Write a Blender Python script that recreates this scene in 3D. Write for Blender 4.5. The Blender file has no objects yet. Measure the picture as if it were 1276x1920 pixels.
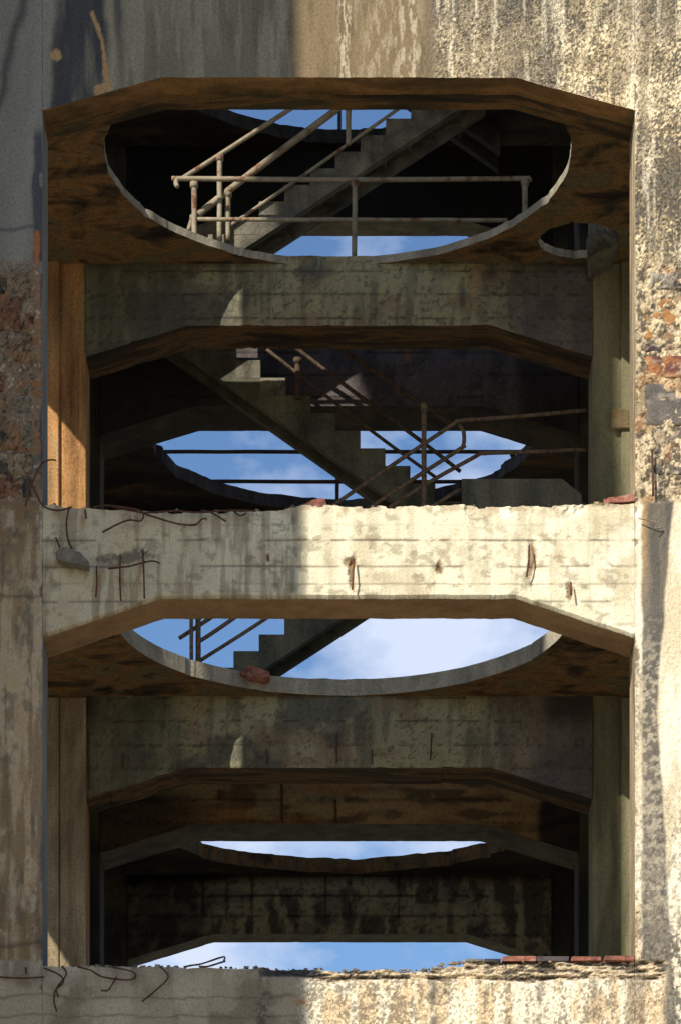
import bpy, bmesh, math, random
import numpy as np
from mathutils import Vector
from mathutils.geometry import delaunay_2d_cdt

# ------------------------------------------------------------------ camera, sky, sun, exposure
S = bpy.context.scene
COL = S.collection
D = 30.9            # metres from the camera to the facade
U = 1.0/200.0       # one survey unit
EYE = 1.6
cam_d = bpy.data.cameras.new('camera'); cam = bpy.data.objects.new('camera', cam_d); COL.objects.link(cam)
cam.location = (0, -D, EYE); cam.rotation_euler = (math.radians(90), 0, 0)
cam_d.sensor_fit = 'AUTO'; cam_d.sensor_width = 36.0
cam_d.lens = 36.0*6180/1920
cam_d.shift_y = 2390/1920.0; cam_d.shift_x = -2/1920.0
cam_d.clip_start = 0.1; cam_d.clip_end = 6000
S.camera = cam

SUN = Vector((-0.665, -1.0, 0.78)).normalized()     # towards the sun
el = math.asin(SUN.z); az = math.atan2(SUN.x, SUN.y)
w = bpy.data.worlds.new('World'); S.world = w; w.use_nodes = True
nt = w.node_tree; nt.nodes.clear()
def N(t, **k):
    n = nt.nodes.new(t)
    for a, b in k.items(): setattr(n, a, b)
    return n
sky = N('ShaderNodeTexSky', sky_type='NISHITA'); sky.sun_disc = False
sky.sun_elevation = el; sky.sun_rotation = az % (2*math.pi)
sky.air_density = 1.0; sky.dust_density = 0.6; sky.ozone_density = 6.0; sky.altitude = 0
tc = N('ShaderNodeTexCoord')
mp = N('ShaderNodeMapping'); mp.inputs['Scale'].default_value = (1, 1, 1.7); mp.inputs['Location'].default_value = (0.37, 0.0, 0.22)
nz = N('ShaderNodeTexNoise'); nz.inputs['Scale'].default_value = 11.0; nz.inputs['Detail'].default_value = 9; nz.inputs['Roughness'].default_value = 0.55
rp = N('ShaderNodeValToRGB'); rp.color_ramp.elements[0].position = 0.49; rp.color_ramp.elements[1].position = 0.66
# one large cloud bank low in the northern sky
dist = N('ShaderNodeVectorMath', operation='DISTANCE'); dist.inputs[1].default_value = (0.024, 0.942, 0.326)
mr = N('ShaderNodeMapRange'); mr.inputs['From Min'].default_value = 0.0; mr.inputs['From Max'].default_value = 0.085
mr.inputs['To Min'].default_value = 0.20; mr.inputs['To Max'].default_value = 0.0
ad = N('ShaderNodeMath', operation='ADD')
mx = N('ShaderNodeMixRGB'); mx.inputs['Color2'].default_value = (6.0, 6.6, 8.0, 1)
ml = N('ShaderNodeMath', operation='MULTIPLY'); ml.inputs[1].default_value = 0.85
bg = N('ShaderNodeBackground'); bg.inputs['Strength'].default_value = 0.095
out = N('ShaderNodeOutputWorld')
L = nt.links.new
L(tc.outputs['Generated'], mp.inputs['Vector']); L(mp.outputs['Vector'], nz.inputs['Vector'])
L(tc.outputs['Generated'], dist.inputs[0]); L(dist.outputs['Value'], mr.inputs['Value'])
d2 = N('ShaderNodeVectorMath', operation='DISTANCE'); d2.inputs[1].default_value = (-0.042, 0.968, 0.245); L(tc.outputs['Generated'], d2.inputs[0])
m2 = N('ShaderNodeMapRange'); m2.inputs['From Max'].default_value = 0.05; m2.inputs['To Min'].default_value = 0.22; m2.inputs['To Max'].default_value = 0.0
L(d2.outputs['Value'], m2.inputs['Value']); a2 = N('ShaderNodeMath', operation='ADD'); L(mr.outputs['Result'], a2.inputs[0]); L(m2.outputs['Result'], a2.inputs[1])
L(nz.outputs['Fac'], ad.inputs[0]); L(a2.outputs[0], ad.inputs[1]); L(ad.outputs[0], rp.inputs['Fac'])
L(rp.outputs['Color'], ml.inputs[0]); L(ml.outputs[0], mx.inputs['Fac']); L(sky.outputs['Color'], mx.inputs['Color1'])
L(mx.outputs['Color'], bg.inputs['Color']); L(bg.outputs[0], out.inputs['Surface'])

sd = bpy.data.lights.new('sun', 'SUN'); sd.energy = 4.6; sd.angle = math.radians(0.55); sd.color = (1.0, 0.92, 0.79)
so = bpy.data.objects.new('sun', sd); COL.objects.link(so); so.rotation_euler = SUN.to_track_quat('Z', 'Y').to_euler()
so.location = (-20, -30, 40)
S.render.engine = 'CYCLES'
S.view_settings.view_transform = 'Standard'; S.view_settings.look = 'None'
S.view_settings.gamma = 1.0; S.view_settings.use_curve_mapping = False
S.view_settings.exposure = 0.5
S.cycles.max_bounces = 6; S.cycles.diffuse_bounces = 4

# ------------------------------------------------------------------ small maths helpers
rng = random.Random(7)
def pp(x, y, d):            # survey sight line (x, y) at relative depth d
    return Vector(((x-640)*d*U, D*(d-1), (3350-y)*d*U+EYE))
def dy(d): return D*(d-1)
def zu(Z): return Z*U+EYE
def _h(ix, iy, s):
    h = (ix*374761393 + iy*668265263 + s*974711) & 0x7fffffff
    h = ((h ^ (h >> 13))*1274126177) & 0x7fffffff
    h = ((h ^ (h >> 15))*668265263) & 0x7fffffff
    return ((h ^ (h >> 16)) & 0xffff)/65535.0
def vn(x, y, s=0):
    x = np.asarray(x, float); y = np.asarray(y, float)
    ix = np.floor(x).astype(np.int64); iy = np.floor(y).astype(np.int64)
    fx = x-ix; fy = y-iy; fx = fx*fx*(3-2*fx); fy = fy*fy*(3-2*fy)
    a = _h(ix, iy, s); b = _h(ix+1, iy, s); c = _h(ix, iy+1, s); d = _h(ix+1, iy+1, s)
    return (a*(1-fx)+b*fx)*(1-fy)+(c*(1-fx)+d*fx)*fy
def fbm(x, y, s=0, o=4, g=0.55):
    t = 0; a = 1; n = 0
    for i in range(o):
        t = t+a*vn(x*2**i+i*17.3, y*2**i-i*9.1, s+i*31); n += a; a *= g
    return t/n
def ss(a, b, x): t = np.clip((x-a)/(b-a), 0, 1); return t*t*(3-2*t)
def lerp(a, b, t): t = np.asarray(t)[..., None]; return a*(1-t)+np.asarray(b)*t

# ------------------------------------------------------------------ object helpers
def tag(o, label=None, cat=None, group=None, kind=None):
    if label: o['label'] = label
    if cat: o['category'] = cat
    if group: o['group'] = group
    if kind: o['kind'] = kind
    return o
def empty(name, loc, label, cat, group=None):
    o = bpy.data.objects.new(name, None); COL.objects.link(o); o.location = loc
    o.empty_display_size = 0.2
    return tag(o, label, cat, group)
def link(name, me, parent=None, label=None):
    o = bpy.data.objects.new(name, me); COL.objects.link(o)
    if parent is not None:
        o.parent = parent
        p = parent; off = Vector((0, 0, 0))
        while p is not None: off += p.location; p = p.parent
        o.location = -off                       # meshes are written in world metres
    if label: o['label'] = label
    return o
def mesh(name, V, F, mats, mi=None, smooth=False, colors=None, spk=None):
    me = bpy.data.meshes.new(name)
    me.from_pydata(V if isinstance(V, list) else V.tolist(), [], F if isinstance(F, list) else F.tolist())
    for m in (mats if isinstance(mats, (list, tuple)) else [mats]): me.materials.append(m)
    if mi is not None: me.polygons.foreach_set('material_index', np.asarray(mi, dtype=np.int32))
    if smooth: me.polygons.foreach_set('use_smooth', np.ones(len(me.polygons), dtype=bool))
    if colors is not None:
        a = me.color_attributes.new('stain', 'FLOAT_COLOR', 'POINT')
        c = np.ones((len(V), 4), dtype=np.float32); c[:, :3] = colors
        if spk is not None: c[:, 3] = spk
        a.data.foreach_set('color', c.ravel())
    me.update()
    return me

# ------------------------------------------------------------------ materials
def newmat(name):
    m = bpy.data.materials.new(name); m.use_nodes = True
    t = m.node_tree; b = t.nodes['Principled BSDF']; b.inputs['Roughness'].default_value = 0.92
    b.inputs['Specular IOR Level'].default_value = 0.25
    return m, t, b
def noise(t, sc, det=6, ro=0.6, scale=(1, 1, 1), loc=(0, 0, 0), dist=0):
    g = t.nodes.new('ShaderNodeNewGeometry'); m = t.nodes.new('ShaderNodeMapping')
    m.inputs['Scale'].default_value = scale; m.inputs['Location'].default_value = loc
    n = t.nodes.new('ShaderNodeTexNoise'); n.inputs['Scale'].default_value = sc
    n.inputs['Detail'].default_value = det; n.inputs['Roughness'].default_value = ro; n.inputs['Distortion'].default_value = dist
    t.links.new(g.outputs['Position'], m.inputs['Vector']); t.links.new(m.outputs['Vector'], n.inputs['Vector'])
    return n.outputs['Fac']
def ramp(t, fac, stops):
    r = t.nodes.new('ShaderNodeValToRGB'); e = r.color_ramp.elements
    while len(e) < len(stops): e.new(0.5)
    for i, (p, c) in enumerate(stops):
        e[i].position = p; e[i].color = (c[0], c[1], c[2], 1) if hasattr(c, '__len__') else (c, c, c, 1)
    t.links.new(fac, r.inputs['Fac']); return r.outputs['Color']
def mixc(t, fac, a, b, mode='MIX'):
    m = t.nodes.new('ShaderNodeMixRGB'); m.blend_type = mode
    for i, v in (('Fac', fac), ('Color1', a), ('Color2', b)):
        if hasattr(v, 'is_output'): t.links.new(v, m.inputs[i])
        elif hasattr(v, '__len__'): m.inputs[i].default_value = (*v, 1)
        else: m.inputs[i].default_value = v
    return m.outputs['Color']
def bump(t, b, h, st, dist=0.02):
    n = t.nodes.new('ShaderNodeBump'); n.inputs['Strength'].default_value = st; n.inputs['Distance'].default_value = dist
    t.links.new(h, n.inputs['Height']); t.links.new(n.outputs['Normal'], b.inputs['Normal'])
def concrete(name, stops, sc=1.2, stretch=(1, 1, 0.35), pit=0.5, streak=0.4, bst=0.5, boards=0.0):
    """stained concrete: large stains, vertical runs, fine grain and pits"""
    m, t, b = newmat(name)
    big = noise(t, sc, 8, 0.62, stretch, dist=0.4)
    c = ramp(t, big, stops)
    run = ramp(t, noise(t, 5, 5, 0.6, (1, 1, 0.12), (3, 1, 0)), [(0.35, 1-streak), (0.62, 1.15)])
    c = mixc(t, 1.0, c, run, 'MULTIPLY')
    fine = noise(t, 45, 6, 0.75)
    c = mixc(t, 1.0, c, ramp(t, fine, [(0.32, 1-pit), (0.5, 1.0), (0.72, 1.18)]), 'MULTIPLY')
    t.links.new(c, b.inputs['Base Color'])
    bump(t, b, noise(t, 28, 8, 0.7), bst, 0.03)
    return m
def attr_mat(name):
    """surface whose stains and painted shade are carried per vertex (colour + speckle strength), with fine grain on top"""
    m, t, b = newmat(name)
    a = t.nodes.new('ShaderNodeAttribute'); a.attribute_name = 'stain'
    c = a.outputs['Color']
    mid = ramp(t, noise(t, 38, 10, 0.8, (1.15, 1, 0.8), dist=0.3), [(0.40, 0.30), (0.46, 0.50), (0.50, 0.95), (0.58, 1.08), (0.70, 1.25)])
    c = mixc(t, a.outputs['Alpha'], c, mixc(t, 1.0, c, mid, 'MULTIPLY'))
    fine = ramp(t, noise(t, 70, 6, 0.8), [(0.34, 0.35), (0.47, 0.92), (0.62, 1.08), (0.75, 1.25)])
    c = mixc(t, 0.75, c, mixc(t, 1.0, c, fine, 'MULTIPLY'))
    pits = ramp(t, noise(t, 30, 3, 0.5, loc=(5, 2, 9)), [(0.26, 0.35), (0.33, 1.0)])
    c = mixc(t, 0.7, c, mixc(t, 1.0, c, pits, 'MULTIPLY'))
    c = mixc(t, 1.0, c, (1.02, 0.985, 0.91), 'MULTIPLY')
    t.links.new(c, b.inputs['Base Color'])
    bump(t, b, noise(t, 40, 8, 0.75), 0.42, 0.03)
    return m
M = {}
M['facade'] = attr_mat('weathered_facade')
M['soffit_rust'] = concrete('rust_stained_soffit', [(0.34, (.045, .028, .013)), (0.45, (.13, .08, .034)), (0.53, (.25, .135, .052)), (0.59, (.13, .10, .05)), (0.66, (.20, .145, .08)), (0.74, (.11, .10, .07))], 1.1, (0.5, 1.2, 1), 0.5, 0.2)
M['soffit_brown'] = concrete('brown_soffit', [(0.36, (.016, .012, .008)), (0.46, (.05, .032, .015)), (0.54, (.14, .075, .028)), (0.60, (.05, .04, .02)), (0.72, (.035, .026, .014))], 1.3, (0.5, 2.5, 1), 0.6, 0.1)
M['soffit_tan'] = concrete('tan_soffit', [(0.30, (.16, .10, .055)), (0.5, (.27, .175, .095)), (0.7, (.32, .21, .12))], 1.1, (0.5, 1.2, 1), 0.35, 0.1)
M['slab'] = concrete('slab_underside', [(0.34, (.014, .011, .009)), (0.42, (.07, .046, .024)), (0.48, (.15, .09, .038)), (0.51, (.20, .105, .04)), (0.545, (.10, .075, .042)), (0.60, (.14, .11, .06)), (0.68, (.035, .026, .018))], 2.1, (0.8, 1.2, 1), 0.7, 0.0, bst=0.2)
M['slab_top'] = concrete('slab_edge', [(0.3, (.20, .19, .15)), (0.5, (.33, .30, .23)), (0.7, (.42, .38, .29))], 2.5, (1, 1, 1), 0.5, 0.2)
M['slab_dark'] = concrete('shade_toned_slab', [(0.35, (.010, .009, .008)), (0.55, (.035, .028, .018)), (0.68, (.12, .07, .03))], 1.6, (0.6, 1.2, 1), 0.6, 0.1)  # near-black albedo put in for the shade under the rear slabs
M['beam'] = concrete('olive_concrete', [(0.30, (.075, .08, .065)), (0.45, (.15, .15, .115)), (0.56, (.20, .195, .145)), (0.72, (.24, .20, .15))], 1.2, (1, 1, 0.5), 0.45, 0.35)
M['dark'] = concrete('shade_toned_concrete', [(0.36, (.014, .013, .012)), (0.5, (.035, .032, .026)), (0.62, (.07, .058, .036)), (0.75, (.10, .075, .045))], 1.5, (1, 1, 0.6), 0.7, 0.3)  # deep shade of the inner rows put into the base colour
M['dark_purple'] = concrete('dark_purple_concrete', [(0.36, (.035, .03, .035)), (0.5, (.075, .065, .07)), (0.7, (.12, .10, .095))], 1.5, (1, 1, 0.6), 0.6, 0.3)  # dark tone put in for inner-row shade; also colours the dark tiles
M['ochre'] = concrete('ochre_column', [(0.33, (.10, .06, .03)), (0.43, (.30, .155, .06)), (0.52, (.44, .235, .095)), (0.60, (.36, .24, .12)), (0.72, (.46, .30, .15))], 1.4, (1.4, 1, 0.25), 0.55, 0.45)
M['pale'] = concrete('pale_column', [(0.34, (.13, .10, .06)), (0.46, (.27, .21, .13)), (0.56, (.36, .29, .19)), (0.72, (.42, .36, .25))], 1.6, (1.4, 1, 0.4), 0.6, 0.45)
M['olive_col'] = concrete('olive_column', [(0.34, (.07, .065, .04)), (0.46, (.16, .15, .085)), (0.56, (.24, .215, .125)), (0.64, (.17, .16, .11)), (0.76, (.28, .19, .095))], 1.2, (1.2, 1, 0.3), 0.35, 0.25)
M['stair'] = concrete('stair_concrete', [(0.34, (.06, .058, .045)), (0.5, (.15, .14, .11)), (0.64, (.22, .19, .14))], 2.2, (1, 1, 1), 0.5, 0.3)
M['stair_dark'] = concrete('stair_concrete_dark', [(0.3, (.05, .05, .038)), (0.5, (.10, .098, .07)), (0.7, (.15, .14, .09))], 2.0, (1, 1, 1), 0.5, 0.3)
M['plain'] = concrete('plain_concrete', [(0.3, (.20, .19, .15)), (0.5, (.30, .28, .22)), (0.7, (.38, .35, .27))], 1.0)
M['blue_side'] = concrete('grey_reveal', [(0.3, (.12, .125, .125)), (0.5, (.19, .195, .19)), (0.7, (.25, .24, .21))], 1.2, (1, 1, 0.2))
M['red'] = concrete('red_brick', [(0.36, (.12, .06, .045)), (0.5, (.27, .10, .07)), (0.62, (.33, .16, .12)), (0.7, (.36, .26, .20))], 9, (1, 1, 1), 0.5, 0.1)
M['ground'] = concrete('sandy_ground', [(0.3, (.26, .21, .14)), (0.5, (.36, .30, .20)), (0.7, (.42, .36, .25))], 0.3, (1, 1, 1), 0.4, 0.0)
M['chim'] = concrete('chimney_brick', [(0.3, (.22, .12, .08)), (0.5, (.30, .18, .12)), (0.7, (.36, .25, .18))], 0.8)
def paint():
    m, t, b = newmat('peeling_paint_rust'); b.inputs['Roughness'].default_value = 0.7
    c = ramp(t, noise(t, 7, 8, 0.7), [(0.33, (.10, .04, .02)), (0.40, (.20, .10, .06)), (0.44, (.23, .195, .135)), (0.6, (.30, .26, .19)), (0.8, (.38, .34, .26))])
    t.links.new(c, b.inputs['Base Color']); bump(t, b, noise(t, 60, 5, 0.7), 0.4, 0.01); return m
M['paint'] = paint()
def rustm(name, a, c_):
    m, t, b = newmat(name); b.inputs['Roughness'].default_value = 0.85
    t.links.new(ramp(t, noise(t, 25, 6, 0.7), [(0.35, a), (0.65, c_)]), b.inputs['Base Color']); bump(t, b, noise(t, 90, 4, 0.7), 0.5, 0.01); return m
M['rust'] = rustm('rusted_steel', (.035, .018, .012), (.13, .055, .03))
M['rail_mid'] = rustm('brown_rusted_rail', (.07, .045, .03), (.24, .17, .11))
M['rail_dark'] = rustm('dark_rusted_rail', (.03, .022, .018), (.12, .08, .055))

# ------------------------------------------------------------------ shape builders
def ribbon(name, xs, zb, zt, ts, y0, y1, mats, parent, disp=None, field=None, chamfer=0.0, label=None, ej=None):
    """wall piece between the curves zb(x) and zt(x): a displaced front grid closed by soffit, top, ends and back.
       mats = (front, soffit, rest)"""
    nx, nt_ = len(xs), len(ts)
    X = np.repeat(xs[:, None], nt_, 1); Z = zb[:, None]*(1-ts[None, :])+zt[:, None]*ts[None, :]
    Y = np.full_like(X, y0)
    col = spk = None
    if field is not None:
        col, spk, dp = field(X, Z); Y = Y+dp
    if disp is not None: Y = Y+disp(X, Z)
    if ej is not None: X = X+ej(X, Z)
    front = np.stack([X, Y, Z], -1).reshape(-1, 3)
    idx = np.arange(nx*nt_).reshape(nx, nt_)
    F = [np.stack([idx[:-1, :-1], idx[1:, :-1], idx[1:, 1:], idx[:-1, 1:]], -1).reshape(-1, 4)]
    MI = [np.zeros((nx-1)*(nt_-1), int)]
    V = [front]; base = nx*nt_
    bot = idx[:, 0]
    if chamfer > 0:
        V.append(np.stack([xs, Y[:, 0]+chamfer, zb-chamfer], -1)); cb = base+np.arange(nx); base += nx
        F.append(np.stack([cb[:-1], cb[1:], bot[1:], bot[:-1]], -1)); MI.append(np.full(nx-1, 2)); bot = cb
    V.append(np.stack([xs, np.full(nx, y1), zb-chamfer], -1)); bb = base+np.arange(nx); base += nx
    V.append(np.stack([xs, np.full(nx, y1), zt], -1)); bt = base+np.arange(nx); base += nx
    F.append(np.stack([bb[:-1], bb[1:], bot[1:], bot[:-1]], -1)); MI.append(np.full(nx-1, 1))
    top = idx[:, -1]
    F.append(np.stack([top[:-1], top[1:], bt[1:], bt[:-1]], -1)); MI.append(np.full(nx-1, 2))
    F.append(np.stack([bt[:-1], bt[1:], bb[1:], bb[:-1]], -1)); MI.append(np.full(nx-1, 2))
    V = np.concatenate(V); F = np.concatenate(F).tolist(); MI = np.concatenate(MI).tolist()
    for e, s in ((0, 1), (nx-1, -1)):
        loop = list(idx[e, :])+[bt[e], bb[e]]+([bot[e]] if chamfer > 0 else [])
        F.append([int(v) for v in (loop[::-1] if s > 0 else loop)]); MI.append(2)
    cfull = None
    if col is not None:
        c = np.zeros((len(V), 3)); c[:] = (.30, .27, .21); c[:nx*nt_] = col.reshape(-1, 3)
        if chamfer > 0: c[nx*nt_:nx*nt_+nx] = col[:, 0]*0.7
        sp = np.full(len(V), .5); sp[:nx*nt_] = spk.reshape(-1); cfull = c
    me = mesh(name, V, F, list(mats), MI, False, cfull, sp if col is not None else None)
    return link(name, me, parent, label)

def plate(name, outer, holes, z0, z1, mats, parent, label=None, axis='z'):
    """flat plate (outline minus holes) of real thickness; mats = (underside, rest)"""
    pts = []; edges = []
    for lp in [outer]+holes:
        n0 = len(pts); pts += [Vector(p) for p in lp]
        edges += [(n0+i, n0+(i+1) % len(lp)) for i in range(len(lp))]
    vs, es, fs, *_ = delaunay_2d_cdt(pts, edges, [], 0, 1e-6)
    def inside(p, poly):
        c = False; j = len(poly)-1
        for i in range(len(poly)):
            if (poly[i][1] > p[1]) != (poly[j][1] > p[1]) and p[0] < (poly[j][0]-poly[i][0])*(p[1]-poly[i][1])/(poly[j][1]-poly[i][1])+poly[i][0]: c = not c
            j = i
        return c
    keep = []
    for f in fs:
        cx = sum(vs[i].x for i in f)/len(f); cy = sum(vs[i].y for i in f)/len(f)
        if inside((cx, cy), outer) and not any(inside((cx, cy), h) for h in holes): keep.append(list(f))
    cnt = {}
    for f in keep:
        for i in range(len(f)):
            a, b = f[i], f[(i+1) % len(f)]; cnt[(a, b)] = 1
    n = len(vs)
    if axis == 'z': V = [(v.x, v.y, z0) for v in vs]+[(v.x, v.y, z1) for v in vs]
    else: V = [(v.x, z0, v.y) for v in vs]+[(v.x, z1, v.y) for v in vs]
    F = []; MI = []
    for f in keep:
        F.append(f[::-1]); MI.append(0); F.append([i+n for i in f]); MI.append(1)
    for (a, b) in cnt:
        if (b, a) not in cnt: F.append([a, b, b+n, a+n]); MI.append(1)
    me = mesh(name, V, F, list(mats), MI); bm = bmesh.new(); bm.from_mesh(me)
    bmesh.ops.recalc_face_normals(bm, faces=bm.faces); bm.to_mesh(me); bm.free()
    return link(name, me, parent, label)

def box_v(a, b):
    (x0, y0, z0), (x1, y1, z1) = a, b
    V = [(x0, y0, z0), (x1, y0, z0), (x1, y1, z0), (x0, y1, z0), (x0, y0, z1), (x1, y0, z1), (x1, y1, z1), (x0, y1, z1)]
    return V, [[0, 3, 2, 1], [4, 5, 6, 7], [0, 1, 5, 4], [1, 2, 6, 5], [2, 3, 7, 6], [3, 0, 4, 7]]
def box(name, a, b, mat, parent, bev=0.0, label=None):
    V, F = box_v(a, b); me = mesh(name, V, F, [mat])
    if bev:
        bm = bmesh.new(); bm.from_mesh(me); bmesh.ops.bevel(bm, geom=bm.edges[:], offset=bev, segments=1, affect='EDGES'); bm.to_mesh(me); bm.free()
    return link(name, me, parent, label)
def smooth_path(pts, n=4):
    P = [Vector(p) for p in pts]
    if len(P) < 3: return P
    out = []
    for i in range(len(P)-1):
        p0 = P[max(i-1, 0)]; p1 = P[i]; p2 = P[i+1]; p3 = P[min(i+2, len(P)-1)]
        for k in range(n):
            t = k/n
            out.append(0.5*((2*p1)+(p2-p0)*t+(2*p0-5*p1+4*p2-p3)*t*t+(3*p1-p0-3*p2+p3)*t**3))
    out.append(P[-1]); return out
def tube_me(name, pts, r, mat, seg=8, wob=0.0):
    P = [Vector(p) for p in pts]; V = []; F = []
    up = None
    for i, p in enumerate(P):
        t = (P[min(i+1, len(P)-1)]-P[max(i-1, 0)]).normalized()
        if up is None: up = t.orthogonal().normalized()
        else: up = (up-t*up.dot(t)).normalized()
        s = t.cross(up); rr = r*(1+wob*(rng.random()-0.5))
        for k in range(seg):
            a = 2*math.pi*k/seg; V.append(tuple(p+(up*math.cos(a)+s*math.sin(a))*rr))
    for i in range(len(P)-1):
        for k in range(seg):
            a = i*seg+k; b = i*seg+(k+1) % seg; F.append([a, b, b+seg, a+seg])
    F.append(list(range(seg))[::-1]); F.append([(len(P)-1)*seg+k for k in range(seg)])
    me = mesh(name, V, F, [mat], smooth=True); return me
def tube(name, pts, r, mat, parent, seg=8, wob=0.0, label=None):
    return link(name, tube_me(name, pts, r, mat, seg, wob), parent, label)
def straight(a, b, n=10, wob=0.0):
    return [a.lerp(b, i/n)+Vector(((rng.random()-.5), (rng.random()-.5), (rng.random()-.5)))*wob*(0 < i < n) for i in range(n+1)]

# ================================================================== THE SETTING
g = 900
gm = mesh('ground', [(-g, -g, 0), (g, -g, 0), (g, g*4, 0), (-g, g*4, 0)], [[0, 1, 2, 3]], [M['ground']])
tag(link('ground', gm), kind='structure')

# ================================================================== THE BUILDING
B = empty('ruined_building', (0, 6.3, 0), 'roofless weathered concrete building frame with wide chamfered openings and round floor holes', 'building')
XL, XR, FL, FR = -560*U, 549*U, -337*U, 328*U      # opening edges and flat part of the arch
PITCH = 1395*U
DROP = 0.36
FR_D = [(1.0, 1.018), (1.17, 1.189), (1.238, 1.261), (1.398, 1.412)]
def arch(xs, Zb, drop=DROP, ox=0.0):
    x = xs-ox; z = np.full_like(x, zu(Zb))
    z = np.where(x < FL, zu(Zb)-drop*(FL-x)/(FL-XL), z); z = np.where(x > FR, zu(Zb)-drop*(x-FR)/(XR-FR), z)
    return z

# ---- stains, speckle and relief of the front wall, in survey coordinates x (0..1276) and y (0..1920)
def C(*a): return np.array(a)
def facade(X, Z):
    x = X/U+640; y = 3350-(Z-EYE)/U
    n1 = fbm(x/170, y/170, 1, 5); n2 = fbm(x/38, y/190, 2, 5); n3 = fbm(x/9, y/9, 3, 4, .7); n4 = fbm(x/22, y/22, 4, 4, .6)
    n5 = fbm(x/14, y/120, 5, 4); n6 = fbm(x/60, y/60, 6, 5)
    wx = x+28*(fbm(x/60, y/90, 8, 4)-.5); wy = y+24*(fbm(x/70, y/50, 9, 4)-.5)
    col = np.zeros(x.shape+(3,)); col[:] = (.27, .255, .195)
    spk = np.full(x.shape, .35); dp = 0.006*(n4-.5)
    # --- upper wall
    top = ss(720, 480, wy)
    a = lerp(col, C(.19, .182, .138), ss(.42, .62, n2)); a = lerp(a, C(.33, .315, .24), ss(.52, .70, n5)*.6); a = lerp(a, C(.13, .12, .085), ss(.52, .66, fbm(x/20, y/200, 144, 5, .6))*.55)
    a = lerp(a, C(.215, .215, .20), ss(130, 60, wx)*.8)
    navy = ss(-6, 8, wx-(100-.06*y))*ss(8, -10, wx-(204-.03*y)); a = lerp(a, C(.035, .042, .055), navy*.88*(0.6+.4*ss(.3, .5, n2)))
    lt = np.exp(-((wx-(88-.11*y))/16)**2); a = lerp(a, C(.27, .27, .245), lt*.75)
    dk = np.exp(-((wx-(48-.28*y))/9)**2); a = lerp(a, C(.06, .06, .06), dk*.8)
    a = lerp(a, C(.05, .06, .085), ss(58, 66, wx)*ss(86, 78, x)*ss(230, 260, y)*.85)
    a = lerp(a, C(.06, .065, .08), np.exp(-((wx-228)/9)**2)*ss(150, 20, y)*.7)
    peel = np.exp(-((wx-(172+.18*y))/6)**2)*ss(10, 30, y)*ss(190, 150, y)+np.exp(-(((wx-105)/12)**2+((wy-98)/12)**2))*1.4+np.exp(-(((wx-185)/12)**2+((wy-170)/14)**2))*1.2
    a = lerp(a, C(.42, .28, .14), ss(.42, .60, peel*(.4+n3)))
    a = lerp(a, C(.05, .055, .065), np.exp(-((wy-430)/5)**2)*ss(75, 60, x)*.6)
    a = lerp(a, C(.40, .14, .05), ss(.5, .75, np.exp(-((x-70)/8)**2)*ss(420, 440, y)*ss(.3, .5, n4)*1.0))
    # right of the middle: tan, then pale runs, then heavily pitted cream
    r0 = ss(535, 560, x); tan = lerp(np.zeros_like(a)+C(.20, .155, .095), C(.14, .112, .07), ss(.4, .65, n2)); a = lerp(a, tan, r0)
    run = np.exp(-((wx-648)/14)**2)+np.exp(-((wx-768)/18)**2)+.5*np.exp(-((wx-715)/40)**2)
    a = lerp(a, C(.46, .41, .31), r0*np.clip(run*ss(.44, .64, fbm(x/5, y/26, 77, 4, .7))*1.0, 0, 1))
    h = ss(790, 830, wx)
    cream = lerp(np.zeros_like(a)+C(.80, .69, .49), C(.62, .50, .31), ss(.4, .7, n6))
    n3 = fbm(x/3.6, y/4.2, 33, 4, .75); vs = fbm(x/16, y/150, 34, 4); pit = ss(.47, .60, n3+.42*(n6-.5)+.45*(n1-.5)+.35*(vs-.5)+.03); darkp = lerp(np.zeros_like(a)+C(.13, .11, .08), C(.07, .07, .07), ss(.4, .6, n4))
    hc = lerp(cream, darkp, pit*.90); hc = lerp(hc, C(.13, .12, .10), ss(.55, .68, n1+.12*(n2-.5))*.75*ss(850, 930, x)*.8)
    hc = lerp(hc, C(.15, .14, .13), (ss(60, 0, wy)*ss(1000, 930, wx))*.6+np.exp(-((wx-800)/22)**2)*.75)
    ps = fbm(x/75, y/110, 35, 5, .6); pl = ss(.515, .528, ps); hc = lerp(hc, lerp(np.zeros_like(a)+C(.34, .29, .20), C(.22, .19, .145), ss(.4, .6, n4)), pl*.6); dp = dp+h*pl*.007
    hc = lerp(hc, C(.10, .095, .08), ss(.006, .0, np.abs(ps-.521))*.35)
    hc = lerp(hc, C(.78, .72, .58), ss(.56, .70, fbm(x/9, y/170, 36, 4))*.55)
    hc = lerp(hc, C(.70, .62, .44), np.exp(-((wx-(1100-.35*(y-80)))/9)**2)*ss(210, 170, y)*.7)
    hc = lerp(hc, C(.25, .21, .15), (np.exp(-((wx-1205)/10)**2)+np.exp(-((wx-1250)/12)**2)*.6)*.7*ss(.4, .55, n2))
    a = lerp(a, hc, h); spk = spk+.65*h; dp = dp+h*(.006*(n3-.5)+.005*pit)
    col = a
    # --- middle beam with board marks
    keep = 1-ss(500, 520, y); dp = dp*keep; n3 = fbm(x/9, y/9, 3, 4, .7)
    mb = ss(915, 932, y)*ss(1215, 1190, y)*ss(60, 76, wx)*ss(1206, 1196, wx)
    yb = np.array([1013, 1062, 1095, 1128, 1160]); bo = np.zeros_like(x)
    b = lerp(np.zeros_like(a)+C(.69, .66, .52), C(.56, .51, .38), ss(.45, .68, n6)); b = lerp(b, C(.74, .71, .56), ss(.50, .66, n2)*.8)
    b = lerp(b, C(.82, .79, .66), ss(.45, .65, fbm(x/45, y/60, 21, 4))*ss(700, 1150, x)*.8)
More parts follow.
